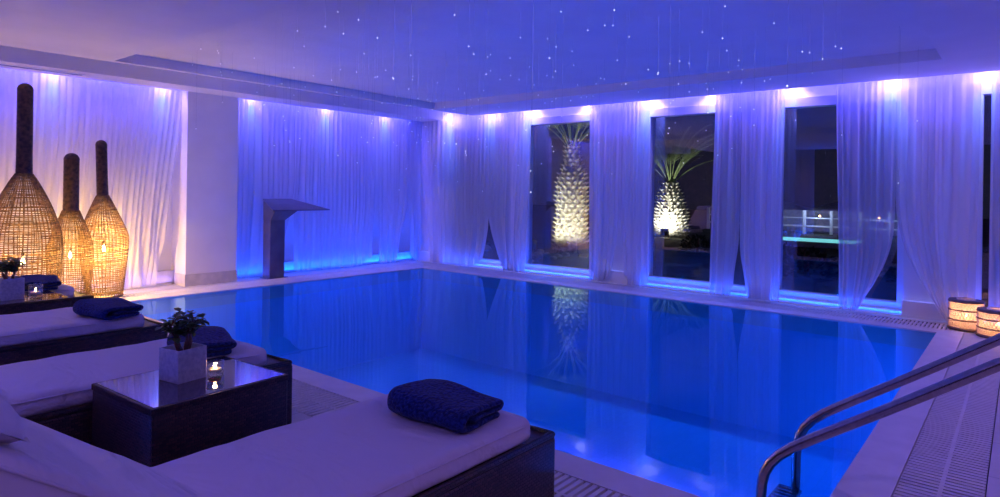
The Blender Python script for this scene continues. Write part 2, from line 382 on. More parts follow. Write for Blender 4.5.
curtain('white sheer curtain panel behind the grey shower column beside the plain pillar', 'x', PL, edge(5.05,5.04), edge(6.17,5.93,.5), ZL, 2, folds=11, group=GL,
        hemfn=lambda s: .02+.22*max(0,(s-.8)/.2)**2)
curtain('broad white sheer curtain panel just right of the shower column on the long wall', 'x', PL, edge(6.19,6.13), edge(7.92,7.8,.6), ZL, 3, folds=11, group=GL,
        hemfn=lambda s: .02+.14*max(0,(s-.8)/.2)**2+.06*max(0,(.1-s)/.1))
curtain('narrow white sheer curtain panel on the long wall, second from the room corner', 'x', PL, edge(7.94,7.99,.6), edge(8.74,8.47,.55), ZL, 4, folds=13, group=GL,
        hemfn=lambda s: .02+.1*max(0,(s-.8)/.2)**2+.1*max(0,(.2-s)/.2)**2)
curtain('white sheer curtain panel on the long wall closest to the room corner', 'x', PL, edge(8.76,8.87,.4), edge(9.1,9.06,.5), ZL, 5, folds=15, group=GL,
        hemfn=lambda s: .02+.1*(2*s-1)**2)
PB = -2.42
for i_, (a_, b_) in enumerate(((2.7,3.6),(4.9,5.9))):
    curtain(('white sheer curtain on the dark back wall, the one nearer the hand rail side', 'white sheer curtain on the dark back wall, mirrored left in the pavilion window')[i_], 'y', PB, edge(a_,a_), edge(b_,b_), 2.84, 30+i_, folds=9, group='sheer curtains on the back wall')
PW = 8.985; ZW = 3.02
def hl(s): return .02+.16*max(0,(.25-s)/.25)**2
def hr(s): return .02+.16*max(0,(s-.75)/.25)**2
curtain('white sheer curtain panel on the window side filling the far room corner', 'y', PW, edge(9.42,9.15,.3), edge(7.63,7.78,.68,1.8), ZW, 6, folds=11, group=GW, hemfn=hr)
curtain('full white sheer curtain left of the window with the large lit palm trunk', 'y', PW, edge(7.625,7.29,.68,1.5), edge(6.70,6.78,.3), ZW, 7, folds=13, group=GW, hemfn=hl)
curtain('white sheer curtain right of the large lit palm trunk, hem gathered into a round swag', 'y', PW, edge(5.50,5.47), edge(4.94,5.06,.55,2.2), ZW, 8, folds=14, group=GW, hemfn=lambda s: .02+.2*max(0,(s-.55)/.45)**2+.08*max(0,(.2-s)/.2)**2)
curtain('slim white sheer curtain left of the window with the small squat palm', 'y', PW, edge(4.935,4.80,.5), edge(4.44,4.44), ZW, 9, folds=14, group=GW, hemfn=hl)
curtain('slim white sheer curtain right of the window with the small squat palm', 'y', PW, edge(3.42,3.47), edge(3.05,3.12,.75), ZW, 10, folds=14, group=GW, hemfn=hr)
curtain('white sheer curtain left of the window showing the far pavilion lights', 'y', PW, edge(3.045,2.96,.75), edge(2.47,2.49), ZW, 11, folds=13, group=GW)
curtain('white sheer curtain right of the pavilion window, inner edge swept back to the left', 'y', PW, edge(1.86,1.80), edge(1.20,1.53,.6,2.6), ZW, 12, folds=14, group=GW, hemfn=lambda s: .02+.2*max(0,(s-.5)/.5)**2)
curtain('widest white sheer window curtain, behind the pair of cylindrical lanterns', 'y', PW-.02, edge(1.195,.72,.5,2.3), edge(.38,.40), ZW, 13, folds=12, group=GW, hemfn=lambda s: .02+.12*max(0,(.4-s)/.4)**1.5)
curtain('white sheer curtain at the right border of the picture beyond the lanterns', 'y', PW, edge(.29,.30), edge(-.8,-.8), ZW, 14, folds=12, group=GW)

# ------------------------------------------------------------------ pocket spots above the curtains
WH = 0
def downlight(x, y, z, label, group, e, col=(.015,.16,1), ang=95, tgt=None):
    t = thing('downlight', label, 'light', (x, y, z), group=group)
    a = MB(); a.lathe([(.03,0),(.045,0),(.045,-.012),(.03,-.012),(.03,0)], n=20, cap=False); a.build('ring', M['frame'], t)
    a = MB(); a.lathe([(.0,-.004),(.03,-.004),(.03,.0),(0,.0)], n=20); a.build('lens', M['lens'], t)
    spot((x, y, z-.02), tgt or (x, y, 0), col, e, 46 if ang == 95 else ang, 1.0, .02)
    if WH: spot((x, y, z-.02), (x, y, 0), (.85,.56,1), WH, 120, .8, .02)
WH = 15
for x in (1.3, 2.64, 3.98, 5.35, 6.75, 8.1):
    downlight(x, 9.50, 3.0, 'recessed spot in the pocket above the long wall curtains', 'pocket spots above the long wall curtains', 150, tgt=(x, 9.56, 0))
for y in (-.4, .33, 1.25, 2.42, 3.55, 4.5, 5.68, 6.78, 7.65, 8.7):
    downlight(9.09, y, 3.04, 'recessed spot in the pocket above the window curtains', 'pocket spots above the window curtains', 130, tgt=(8.93, y, .6))
WH = 0
# violet fill lamps, added out of view to brighten the lounge
for x, y in ((-1.2,-1.2),(-1.2,1.8),(-1.2,4.8),(1.4,-1.2),(4.4,-1.2),(7.2,-1.2),(-1.2,7.4)):
    downlight(x, y, ZC, 'unseen violet fill lamp added in the lounge ceiling', 'added violet fill lamps', 64, (.48,.27,1), 150)

# blue LED lines behind the curtains: housings with real strips of light
BLUE = (.002,.065,1)
def led(x0, x1, y0, y1, z, label, d, e, col=BLUE):
    cx, cy = (x0+x1)/2, (y0+y1)/2; t = thing('led_strip', label, 'light strip', (cx, cy, z))
    a = MB(); a.box(x0-cx, x1-cx, y0-cy, y1-cy, 0, .02); a.build('housing', M['frame'], t)
    L = max(x1-x0, y1-y0); ax = (1,0,0) if x1-x0 > y1-y0 else (0,1,0)
    area((cx, cy, z+.03), d, ax, col, e, L, .03)
led(5.1, 9.0, 9.68, 9.71, 0, 'blue light strip on the floor behind the long wall curtains', (0,-.06,1), 45)
def toplight(p, ax, L, d, e, col, label):
    t = thing('led_strip', label, 'light strip', p); h = L/2-.02
    a = MB()
    if ax[0]: a.box(-h, h, -.02, .02, .004, .022)
    else: a.box(-.02, .02, -h, h, .004, .022)
    a.build('housing', M['frame'], t); area(p, d, ax, col, e, L-.1, .04)
VB = (.065,.055,1)
toplight((4.2, 9.475, 2.97), (1,0,0), 9.0, (0,.10,-1), 120, VB, 'violet light strip in the pocket above the long wall curtains')
toplight((9.20, 3.6, 3.01), (0,1,0), 10.6, (-.28,0,-1), 165, VB, 'violet light strip in the pocket above the window curtains')
led(-2.3, -.2, 9.68, 9.71, 0, 'blue light strip on the floor behind the long wall curtain, past the left border', (0,-.06,1), 20)
led(.0, 4.2, 9.68, 9.71, 0, 'violet blue light strip on the floor behind the curtain of the bottle lamps', (0,-.1,1), 10, (.3,.2,1))
led(-2.56, -2.53, 2.7, 5.9, 0, 'blue light strip on the floor behind the back wall curtains', (.1,0,1), 170)
for (a_, b_), WN in zip(WIN, ('nearest the room corner', 'with the large palm', 'with the squat palm', 'with the pavilion lights', 'beyond the lanterns')):
    led(9.035, 9.06, a_, b_, 0.0, 'blue light strip at the foot of the tall window '+WN, (.22,0,1), 9)
# underwater lamps on the near and right pool walls
def poolamp(loc, d, ax, e):
    t = thing('underwater_lamp', 'round blue underwater lamp set in the pool wall', 'light', loc, group='underwater pool lamps')
    a = MB(); n = Vector(d); pts = []
    for k in range(24):
        q = 2*PI*k/24; s1 = Vector(ax)*math.cos(q)*.1+Vector((0,0,1))*math.sin(q)*.1; pts.append(s1)
    vs = [tuple(p) for p in pts]+[tuple(p+n*.02) for p in pts]
    a.add(vs, [tuple(range(24)), tuple(range(24,48))]+[(k,(k+1)%24,24+(k+1)%24,24+k) for k in range(24)]); a.build('lamp_face', M['bluelens'], t)
    spot(tuple(Vector(loc)+n*.06), tuple(Vector(loc)+n*2), (.001,.105,1), e, 175, .3, .05)
for y in (1.9, 3.1, 4.3, 5.5, 6.7, 7.9): poolamp((PX0, y, -.75), (1,0,0), (0,1,0), 34)
for x in (5.2, 6.4, 7.6): poolamp((x, PY0, -.75), (0,1,0), (1,0,0), 20)

# ------------------------------------------------------------------ sun loungers
def arc_path():
    """centre line of the mattress in local x,z: foot -> hinge -> raised back"""
    pts = []
    for i in range(25): pts.append((.83-i*(.83+.385)/24, .445))
    cx, r, ang = -.385, .09, math.radians(36)
    for i in range(1, 9):
        a = ang*i/8; pts.append((cx-r*math.sin(a), .445+r*(1-math.cos(a))))
    bx, bz = pts[-1]
    for i in range(1, 20): pts.append((bx-math.cos(ang)*.052*i, bz+math.sin(ang)*.052*i))
    return pts
def mattress():
    P = arc_path(); m = MB(); prof = []; w, h, r = .36, .052, .04
    K = 12
    top = [(-w+r+(2*w-2*r)*i/K, h) for i in range(K+1)]; bot = [(w-r-(2*w-2*r)*i/K, -h) for i in range(K+1)]
    right = [(w-r+r*math.sin(a), h-r+r*math.cos(a)) for a in (PI/8, PI/4, 3*PI/8, PI/2)]+[(w-r+r*math.cos(a), -h+r-r*math.sin(a)) for a in (PI/8, PI/4, 3*PI/8)]
    left = [(-x, -z) for x, z in right]
    prof = top+right+bot+left; n = len(prof); vs = []; fs = []
    for i, (x, z) in enumerate(P):
        a = P[max(0, i-1)]; b = P[min(len(P)-1, i+1)]; tx, tz = b[0]-a[0], b[1]-a[1]; L = math.hypot(tx, tz); nx, nz = -tz/L, tx/L
        if nz < 0: nx, nz = -nx, -nz
        e = min(i, len(P)-1-i); k = (.92, .98, 1, 1)[min(e, 3)]
        for (py, ph) in prof:
            hh = ph*k
            wv = noise.noise(Vector((x*3, py*4, .3)))*.010+noise.noise(Vector((x*9+py*6, py*5, 2.3)))*.006
            if ph > 0: hh += wv-.006*math.cos(py/w*PI/2)*0
            vs.append((x+nx*hh, py*(.985 if e == 0 else 1)+noise.noise(Vector((x*5, 9, ph*8)))*.006, z+nz*hh))
    for i in range(len(P)-1):
        for q in range(n):
            q2 = (q+1) % n; fs.append((i*n+q, i*n+q2, (i+1)*n+q2, (i+1)*n+q))
    fs.append(tuple(range(n))); fs.append(tuple((len(P)-1)*n+q for q in range(n)))
    m.add(vs, fs, 0, True); return m
def cushion(L, Wd, T_, n=14):
    m = MB(); vs = []; fs = []
    for side in (1, -1):
        for i in range(n+1):
            for j in range(n+1):
                u, v = i/n*2-1, j/n*2-1
                th = T_*(max(0, 1-abs(u)**3.2)**.5)*(max(0, 1-abs(v)**3.2)**.5)
                vs.append((u*L*(1-.04*v*v), v*Wd*(1-.04*u*u), side*th+noise.noise(Vector((u*2, v*3, side)))*.006))
    N = (n+1)**2
    for s_ in (0, 1):
        for i in range(n):
            for j in range(n):
                a = s_*N+i*(n+1)+j; fs.append((a, a+1, a+n+2, a+n+1))
    m.add(vs, fs, 0, True); return m
def make_lounger(loc, label):
    t = thing('sun_lounger', label, 'sun lounger', loc, group='rattan sun loungers in a row')
    f = MB(); f.bbox(-1.0, 1.0, -.375, .375, 0, .385, .022)
    f.build('frame', M['rattan'], t)
    rim = MB()
    rim.tube([(-.98,-.36,.388),(.0,-.362,.392),(.98,-.36,.388),(.98,.36,.388),(0,.362,.392),(-.98,.36,.388)], .016, 8, closed=True)
    rim.build('rim', M['rattan'], t)
    a = math.radians(36); b = MB(); b.bbox(-.98, 0, -.34, .34, -.035, 0, .012)
    o = b.build('backrest', M['rattan'], t); o.location = (-.42, 0, .40); o.rotation_euler = (0, a, 0)
    mt = mattress().build('mattress', M['linen'], t)
    for s_ in (1, -1):
        p = MB(); Pth = arc_path(); p.tube([(x, s_*.361, z+.03) for x, z in Pth[1:-1]], .004, 5); p.build('piping', M['linen'], mt)
    c = cushion(.17, .33, .055); p = c.build('pillow', M['linen'], t)
    d = .66; bx, bz = -.385-.09*math.sin(a), .445+.09*(1-math.cos(a))
    d = .80; p.location = (bx-math.cos(a)*d+math.sin(a)*.075, 0, bz+math.sin(a)*d+math.cos(a)*.075); p.rotation_euler = (0, a, 0)
    return t
LG = [(1.33, 1.945, 'nearest rattan sun lounger, white mattress, in front of the dark table with the plant'),
      (1.215, 3.80, 'rattan sun lounger directly behind the dark table with the leafy plant, white mattress'),
      (1.16, 5.39, 'third rattan sun lounger from the camera, white mattress, navy towel near its foot'),
      (1.25, 7.18, 'farthest rattan sun lounger, its foot end in front of the glowing bottle lamps')]
l0 = make_lounger((LG[0][0], LG[0][1], 0), LG[0][2])
for x, y, lab in LG[1:]:
    c = copy_tree(l0); c.location = (x, y, 0); c['label'] = lab

# folded towels
def make_towel():
    path = []
    Lh = .135
    def seg(p, q, n):
        for i in range(n): path.append((p[0]+(q[0]-p[0])*i/n, p[1]+(q[1]-p[1])*i/n))
    def turn(cx, cz, r, a0, a1, n):
        for i in range(n): a = a0+(a1-a0)*i/n; path.append((cx+r*math.cos(a), cz+r*math.sin(a)))
    th = .017
    seg((Lh*.95, .018), (-Lh+.045, .018), 10)
    turn(-Lh+.045, .063, .045, -PI/2, -3*PI/2, 10)                 # outer fold on the left
    seg((-Lh+.045, .108), (Lh-.02, .100), 10)
    turn(Lh-.02, .079, .021, PI/2, -PI/2, 8)                       # fold on the right
    seg((Lh-.02, .058), (-Lh+.06, .062), 8); path.append((-Lh+.06, .062))
    m = MB(); vs = []; fs = []; W_, n = .205, 20; loop = []
    up = []; dn = []
    for i, (x, z) in enumerate(path):
        a = path[max(0, i-1)]; b = path[min(len(path)-1, i+1)]; tx, tz = b[0]-a[0], b[1]-a[1]; L = math.hypot(tx, tz) or 1
        nx, nz = -tz/L, tx/L; up.append((x+nx*th, z+nz*th)); dn.append((x-nx*th, z-nz*th))
    loop = up+dn[::-1]; k = len(loop)
    for j in range(n+1):
        y = -W_+2*W_*j/n; e = 1-.10*abs(2*j/n-1)**6
        for (x, z) in loop:
            g = noise.noise(Vector((x*7, y*6, z*9+1)))*.012+noise.noise(Vector((x*22, y*22, z*22)))*.004
            vs.append((x*e+g, y+noise.noise(Vector((x*6, z*14, 3+j//10)))*.012, max(.001, z*(1+.12*math.sin(y*9+x*5))+g*.6)))
    for j in range(n):
        for q in range(k):
            q2 = (q+1) % k; fs.append((j*k+q, j*k+q2, (j+1)*k+q2, (j+1)*k+q))
    for j in (0, n):
        for q in range(len(up)-1): fs.append((j*k+q, j*k+q+1, j*k+k-2-q, j*k+k-1-q))
    m.add(vs, fs, 0, True); return m
t0 = tag(make_towel().build('folded_towel', M['towel']), 'folded navy towel on the foot end of the nearest lounger', 'towel', 'folded navy towels')
t0.scale = (1.02, 1.02, .76); t0.location = (1.945, 1.885, .496); t0.rotation_euler.z = math.radians(4)
sb = t0.modifiers.new('s', 'SUBSURF'); sb.levels = 1; sb.render_levels = 1
for x, y, a, lab, sc in ((1.775,3.70,-14,'folded navy towel partly hidden behind the square vase and its plant',1.0),(1.80,5.20,10,'folded navy towel on the third lounger, left of the plant on the near table',1.0),(1.84,6.98,-8,'folded navy towel on the farthest lounger behind the small far table',1.0)):
    c = t0.copy(); C.objects.link(c); c.location = (x, y, .496); c.rotation_euler.z = math.radians(a); c['label'] = lab

# tables
def make_table(loc, label):
    t = thing('side_table', label, 'table', loc, group='rattan side tables')
    f = MB(); f.bbox(-.332, .332, -.29, .29, 0, .505, .012); f.build('body', M['rattan'], t)
    r_ = MB()
    for a in ((-.334,.334,-.292,-.275),(-.334,.334,.275,.292),(-.334,-.317,-.275,.275),(.317,.334,-.275,.275)): r_.box(a[0],a[1],a[2],a[3],.49,.518)
    bevel(r_.build('rim', M['rattan'], t), .004)
    g = MB(); g.box(-.317, .317, -.275, .275, .505, .520); bevel(g.build('glass_top', M['tabletop'], t), .002)
    return t
tb = make_table((1.452, 3.10, 0), 'dark rattan side table with glossy top in the foreground, carrying vase and candle')
tb.rotation_euler.z = math.radians(3.3); c = copy_tree(tb); c.rotation_euler.z = 0; c.location = (1.50, 6.36, 0); c['label'] = 'dark rattan side table at the left border, between the third and farthest loungers'

# vases and plants
def make_vase(loc, rz, label, w=.075, h=.155):
    t = thing('square_vase', label, 'vase', loc, rz, group='square frosted glass vases')
    v_ = MB(); th = .007
    for a in ((-w,w,-w,-w+th),(-w,w,w-th,w),(-w,-w+th,-w+th,w-th),(w-th,w,-w+th,w-th)): v_.box(a[0],a[1],a[2],a[3],.0,h)
    v_.box(-w+th, w-th, -w+th, w-th, 0, .012)
    bevel(v_.build('glass', M['frosted'], t), .002)
    p = MB(); rn = random.Random(3)
    p.box(-w+th+.002, w-th-.002, -w+th+.002, w-th-.002, .013, h*.7)
    for i in range(60):
        x, y = rn.uniform(-w+.02, w-.02), rn.uniform(-w+.02, w-.02); r = rn.uniform(.006, .011)
        p.lathe([(0,-r),(r*.7,-r*.7),(r,0),(r*.7,r*.7),(0,r)], (x, y, h*.7+.002), 7)
    p.build('pebbles', M['soil'], t); return t
def make_plant(loc, label, h=.30, seed=1):
    rn = random.Random(seed); t = thing('potted_plant', label, 'plant', loc, group='small leafy plants in vases')
    st = MB(); lf = MB(); tips = []
    for k in range(4):
        a = k*1.6+rn.random(); r0 = .018; p = [Vector((r0*math.cos(a), r0*math.sin(a), 0))]
        for i in range(1, 6): p.append(p[-1]+Vector((math.cos(a)*.006+rn.uniform(-.008,.008), math.sin(a)*.006+rn.uniform(-.008,.008), h*.16)))
        st.tube(p, [.013,.011,.009,.006,.004,.003], 7)
        for i in range(3, 6):
            for q in range(4):
                b = rn.uniform(0, 6.28); L = rn.uniform(.012, .042); e = p[i]+Vector((math.cos(b)*L, math.sin(b)*L, rn.uniform(.0, .05)))
                st.tube([p[i], (p[i]+e)/2+Vector((0,0,.008)), e], .0018, 5); tips.append((e, b)); tips.append(((p[i]+e)/2, b+1.2))
    for e, b in tips:
        for q in range(2):
            bb = b+rn.uniform(-1, 1); L = rn.uniform(.030, .050); w_ = L*.42; el = rn.uniform(-.5, .6)
            d = Vector((math.cos(bb)*math.cos(el), math.sin(bb)*math.cos(el), math.sin(el))); s_ = d.cross(Vector((0,0,1))).normalized(); n_ = s_.cross(d)
            vs = [e, e+d*L*.35+s_*w_+n_*.004, e+d*L*.35-s_*w_+n_*.004, e+d*L*.35, e+d*L*.75+s_*w_*.7+n_*.002, e+d*L*.75-s_*w_*.7+n_*.002, e+d*L*.75-n_*.002, e+d*L-n_*.006]
            lf.add(vs, [(0,3,1),(0,2,3),(1,3,6,4),(3,2,5,6),(4,6,7),(6,5,7)], 0, True)
    st.build('stems', M['stem'], t); lf.build('leaves', M['leaf'], t); return t
make_vase((1.42, 3.14, .5201), math.radians(10), 'square frosted glass vase on the foreground table, plant growing from it')
make_plant((1.42, 3.14, .642), 'small leafy plant with thick reddish stems standing in the foreground vase', .18, 4)
make_vase((1.47, 6.33, .5201), math.radians(5), 'square frosted glass vase cut by the left border on the far table', .08, .17)
make_plant((1.47, 6.33, .652), 'small leafy plant in the far vase at the left border, before the wicker glow', .19, 9)

# votive candles
def make_votive(loc, label, r, h, e):
    t = thing('votive_candle', label, 'candle', loc, group='votive candles in clear glasses')
    g = MB(); g.lathe([(0,.0),(r*.86,.0),(r*.95,.01),(r,h*.6),(r*.97,h),(r*.88,h),(r*.9,h*.6),(r*.8,.02),(0,.02)], n=28); g.build('glass_cup', M['clearglass'], t)
    w_ = MB(); w_.lathe([(0,.021),(r*.7,.021),(r*.72,h*.45),(0,h*.43)], n=24); w_.build('wax', M['wax'], t)
    f = MB(); f.lathe([(0,0),(.005,.005),(.006,.010),(.003,.020),(0,.027)], (0,0,h*.46), 10); f.build('flame', M['flame'], t)
    point((loc[0], loc[1], loc[2]+h*.46+.03), (1,.55,.22), e, .01); return t
make_votive((1.555, 3.09, .5202), 'small lit votive candle in a clear glass right of the foreground vase', .042, .065, .5)
make_votive((1.635, 6.27, .5202), 'lit votive candle in a tall clear glass right of the far vase', .05, .105, .5)

# ------------------------------------------------------------------ wicker bottle lamps
def interp(prof, z):
    for (r0, z0), (r1, z1) in zip(prof, prof[1:]):
        if z0 <= z <= z1: u = (z-z0)/(z1-z0) if z1 > z0 else 0; u2 = u; return r0+(r1-r0)*u2
    return prof[-1][0]
def smooth_prof(p, it=3):
    for _ in range(it):
        q = [p[0]]
        for a, b in zip(p, p[1:]): q += [(a[0]*.75+b[0]*.25, a[1]*.75+b[1]*.25), (a[0]*.25+b[0]*.75, a[1]*.25+b[1]*.75)]
        p = q+[p[-1]]
    return p
def bottle_lamp(loc, body, neck_r, neck_top, label, seed, bulb_z, e, tilt=0):
    rn = random.Random(seed); t = thing('bottle_lamp', label, 'lamp', loc, group='wicker bottle floor lamps'); t.rotation_euler = (0, tilt, rn.uniform(0, .01))
    prof = smooth_prof(body); zt = body[-1][1]; rmax = max(r for r, z in prof)
    wk = MB(); nr = int(2*PI*rmax/.042)
    for k in range(nr):                                            # upright canes
        a = 2*PI*k/nr+rn.uniform(-.012,.012); pts = []
        for i in range(31):
            z = zt*i/30; r = interp(prof, z); aa = a+.02*math.sin(z*7+k); pts.append((r*math.cos(aa), r*math.sin(aa), z))
        wk.tube(pts, .0048, 4, 0, False)
    z = .006; j = 0
    while z < zt:                                                  # woven hoops
        pts = []; n = 64; ph = rn.uniform(0, 6.28); tl = rn.uniform(-.004, .004)
        for k in range(n):
            a = 2*PI*k/n; zz = z+tl*math.cos(a+ph)+.004*noise.noise(Vector((math.cos(a)*4, math.sin(a)*4, z*40)))
            r = interp(prof, max(0, min(zt, zz)))+.004*math.sin(k*2.9+j*PI); pts.append((r*math.cos(a), r*math.sin(a), zz))
        wk.tube(pts, rn.uniform(.0034, .0062), 4, 0, closed=True)
        dens = .0235 if z < zt*.6 else .0185
        z += dens*rn.uniform(.75, 1.3); j += 1
    wk.build('wicker_body', M['wicker'], t)
    nk = MB(); pr_ = []; z = zt-.02; top = neck_top-neck_r
    r1 = body[-1][0]
    while z < top:
        r = r1+(neck_r-r1)*min(1, (z-zt)/.15) if z > zt else r1
        pr_ += [(r*.94, z), (r*1.02, z+.007)]; z += .0145
    for i in range(9):
        a = PI/2*i/8; pr_.append((max(.0005, neck_r*math.cos(a)), top+neck_r*math.sin(a)))
    nk.lathe(pr_, n=28, cap=False); nk.build('neck', M['wickerdark'], t)
    hb = MB(); hb.tube([((body[0][0]+.002)*math.cos(2*PI*k/40), (body[0][0]+.002)*math.sin(2*PI*k/40), .014) for k in range(40)], .013, 6, closed=True); hb.build('base_hoop', M['wickerdark'], t)
    b = MB(); b.lathe([(0,-.032),(.014,-.026),(.021,-.008),(.020,.010),(.012,.028),(.010,.05),(0,.05)], (0,0,bulb_z), 16); b.build('bulb', M['bulb'], t)
    s_ = MB(); s_.lathe([(.015,0),(.016,.05),(.010,.06)], (0,0,bulb_z+.05), 12); s_.tube([(0,0,bulb_z+.1),(0,0,zt-.02)], .003, 6); s_.build('socket', M['black'], t)
    for dz in (0,): point((loc[0], loc[1], bulb_z), (1,.59,.16), e, .04)
    return t
bottle_lamp((2.06,8.36,.003), [(.325,0),(.34,.25),(.352,.6),(.355,.86),(.31,1.05),(.215,1.30),(.12,1.49),(.078,1.56)], .075, 2.54, 'tallest wicker bottle lamp, left of the group, dark neck almost reaching the ceiling', 1, .60, 135)
bottle_lamp((2.65,8.85,.003), [(.19,0),(.21,.2),(.235,.45),(.24,.66),(.20,.85),(.13,1.02),(.086,1.14)], .083, 1.83, 'shortest wicker bottle lamp in the middle of the three', 2, .59, 90)
bottle_lamp((3.125,9.12,.010), [(.195,0),(.22,.2),(.26,.5),(.285,.76),(.265,.84),(.17,1.08),(.10,1.24),(.068,1.31)], .066, 2.02, 'right wicker bottle lamp of the three, brightest glow, beside the pool corner', 3, .62, 165, -.035)

# ------------------------------------------------------------------ shower column
t = thing('pool_shower', 'grey steel water column with flared flat spout at the pool edge before the curtains', 'shower', (5.74, 9.33, 0))
b = MB(); b.box(-.235, .025, -.105, .105, .006, 1.12); bevel(b.build('column', M['shower'], t), .006)
b = MB(); b.box(-.28, .09, -.11, .11, .0, .012); bevel(b.build('base_plate', M['shower'], t), .003)
b = MB()
yb, yf = .105, -.58
vs = [(-.25,yb,1.25),(.27,yb,1.25),(.54,yf,1.095),(-.48,yf,1.095),(-.25,yb,1.27),(.27,yb,1.27),(.54,yf,1.112),(-.48,yf,1.112)]
b.add(vs, [(0,3,2,1),(4,5,6,7),(0,1,5,4),(1,2,6,5),(2,3,7,6),(3,0,4,7)]); b.build('spout', M['shower'], t)
b = MB()
b.add([(-.235,-.105,.93),(.025,-.105,.93),(.025,.105,.93),(-.235,.105,.93),(-.27,-.33,1.145),(.20,-.33,1.145),(.24,.105,1.249),(-.24,.105,1.249)],
      [(0,3,2,1),(4,5,6,7),(0,1,5,4),(1,2,6,5),(2,3,7,6),(3,0,4,7)]); b.build('bracket', M['shower'], t)

# ------------------------------------------------------------------ cylindrical lanterns
def lantern(loc, r, h, label, e, seed):
    t = thing('lantern', label, 'lantern', loc, group='cylindrical lattice lanterns')
    l = MB()
    for z0, z1 in ((.035, h*.34), (h*.34, h*.66), (h*.66, h-.03)):
        n = 34
        for k in range(n):
            for s_ in (1, -1):
                pts = []
                for i in range(7):
                    a = 2*PI*(k+s_*i/6*1.6)/n; pts.append((r*math.cos(a), r*math.sin(a), z0+(z1-z0)*i/6))
                l.tube(pts, .0035, 4, 0, False)
    l.build('lattice', M['lantern'], t)
    g = MB(); g.lathe([(r-.012,.02),(r-.012,h-.02)], n=40, cap=False); g.build('liner', M['liner'], t)
    for z in (.017, h*.34, h*.66, h-.02):
        q = MB(); q.tube([((r+.001)*math.cos(2*PI*k/44), (r+.001)*math.sin(2*PI*k/44), z) for k in range(44)], .0085 if z > .02 else .016, 6, closed=True); q.build('ring', M['lanternring'], t)
    q = MB(); q.lathe([(0,.004),(r-.005,.004),(r-.005,.016),(0,.016)], n=36); q.build('base', M['lanternring'], t)
    q = MB(); q.lathe([(r*.52,h-.012),(r+.004,h-.012),(r+.004,h-.002),(r*.52,h-.002),(r*.52,h-.012)], n=40, cap=False); q.build('lid', M['lanternring'], t)
    q = MB(); q.lathe([(r*.46,h-.014),(r*.56,h-.014),(r*.56,h+.012),(r*.46,h+.012),(r*.46,h-.014)], n=40, cap=False); q.build('collar', M['lantern'], t)
    q = MB(); q.lathe([(0,.017),(.035,.017),(.035,h*.42),(0,h*.42)], n=20); q.build('candle', M['wax'], t)
    q = MB(); q.lathe([(0,0),(.007,.008),(.009,.018),(.004,.034),(0,.045)], (0,0,h*.43), 10); q.build('flame', M['flame'], t)
    point((loc[0], loc[1], h*.43+.05), (1,.5,.2), e, .02)
lantern((8.70, .475, .0), .158, .33, 'cylindrical lattice lantern with candle, the one farther left by the curtain', 4, 1)
lantern((8.44, .185, .0), .18, .29, 'cylindrical lattice lantern with candle at the right border beside the pool rail', 4, 2)

# ------------------------------------------------------------------ pool ladder with hand rails
t = thing('pool_ladder', 'pair of curved steel hand rails leading down into the pool', 'hand rail', (3.4, .3, 0))
def rail(x):
    pts = [(x,-.95,.0),(x,-.95,.55)]
    for i in range(1, 7): a = PI/2*i/6; pts.append((x, -.95+.25*(1-math.cos(a)), .62+.25*math.sin(a)))
    pts += [(x,-.45,.872),(x,-.15,.87),(x,-.03,.858),(x,.066,.815),(x,.25,.685),(x,.45,.545),(x,.60,.443),(x,.723,.358)]
    # bend down into the water
    pts += [(x,.80,.302),(x,.858,.25),(x,.895,.205),(x,.920,.155),(x,.932,.10),(x,.936,.04),(x,.938,-.3),(x,.94,-1.0)]
    m_ = MB(); m_.tube([(a-3.4, b-.3, c) for a, b, c in pts], .0235, 14); return m_
for x in (3.1, 3.7):
    rl = rail(x).build('hand_rail', M['steel'], t)
    q = MB(); q.lathe([(.0235,.002),(.05,.002),(.05,.010),(.028,.022)], (x-3.4, -1.25, 0), 20, cap=False); q.build('flange', M['steel'], t)
for z in (-.13, -.42, -.72):
    q = MB(); q.bbox(-.29, .29, .60, .72, z-.02, z, .006)
    for k in range(14): q.box(-.27+k*.04, -.255+k*.04, .61, .71, z, z+.004)
    q.build('tread', M['steel'], t)

# ------------------------------------------------------------------ hanging fibre strands over the pool
def strand(L, seed):
    rn = random.Random(seed); m_ = MB(); m_.tube([(0,0,0),(.002,0,-L*.5),(0,0,-L)], .0005, 3, 0, False)
    for z in (-L,):
        r = .004; m_.lathe([(0,-r),(r*.75,-r*.7),(r,0),(r*.75,r*.7),(0,r)], (0,0,z), 6, 1)
    return m_
pro = []
for k in range(12):
    L = .10+.13*k; pro.append(strand(L, k).build('hanging_light_strand', [M['thread'], M['tip']]))
rn = random.Random(21)
for i in range(230):
    L = min(11, int(abs(rn.gauss(0, 5.0))))
    o = pro[L] if not pro[L].get('label') else pro[L].copy()
    if o.name not in C.objects: C.objects.link(o)
    tag(o, 'hair thin strand with a tiny glowing tip hanging from the ceiling recess over the pool', 'light strand', 'glowing fibre strands over the pool')
    o.location = (rn.uniform(2.95, 7.75), rn.uniform(.8, 7.85), 2.975)
for o in pro:
    if not o.get('label'): bpy.data.objects.remove(o)

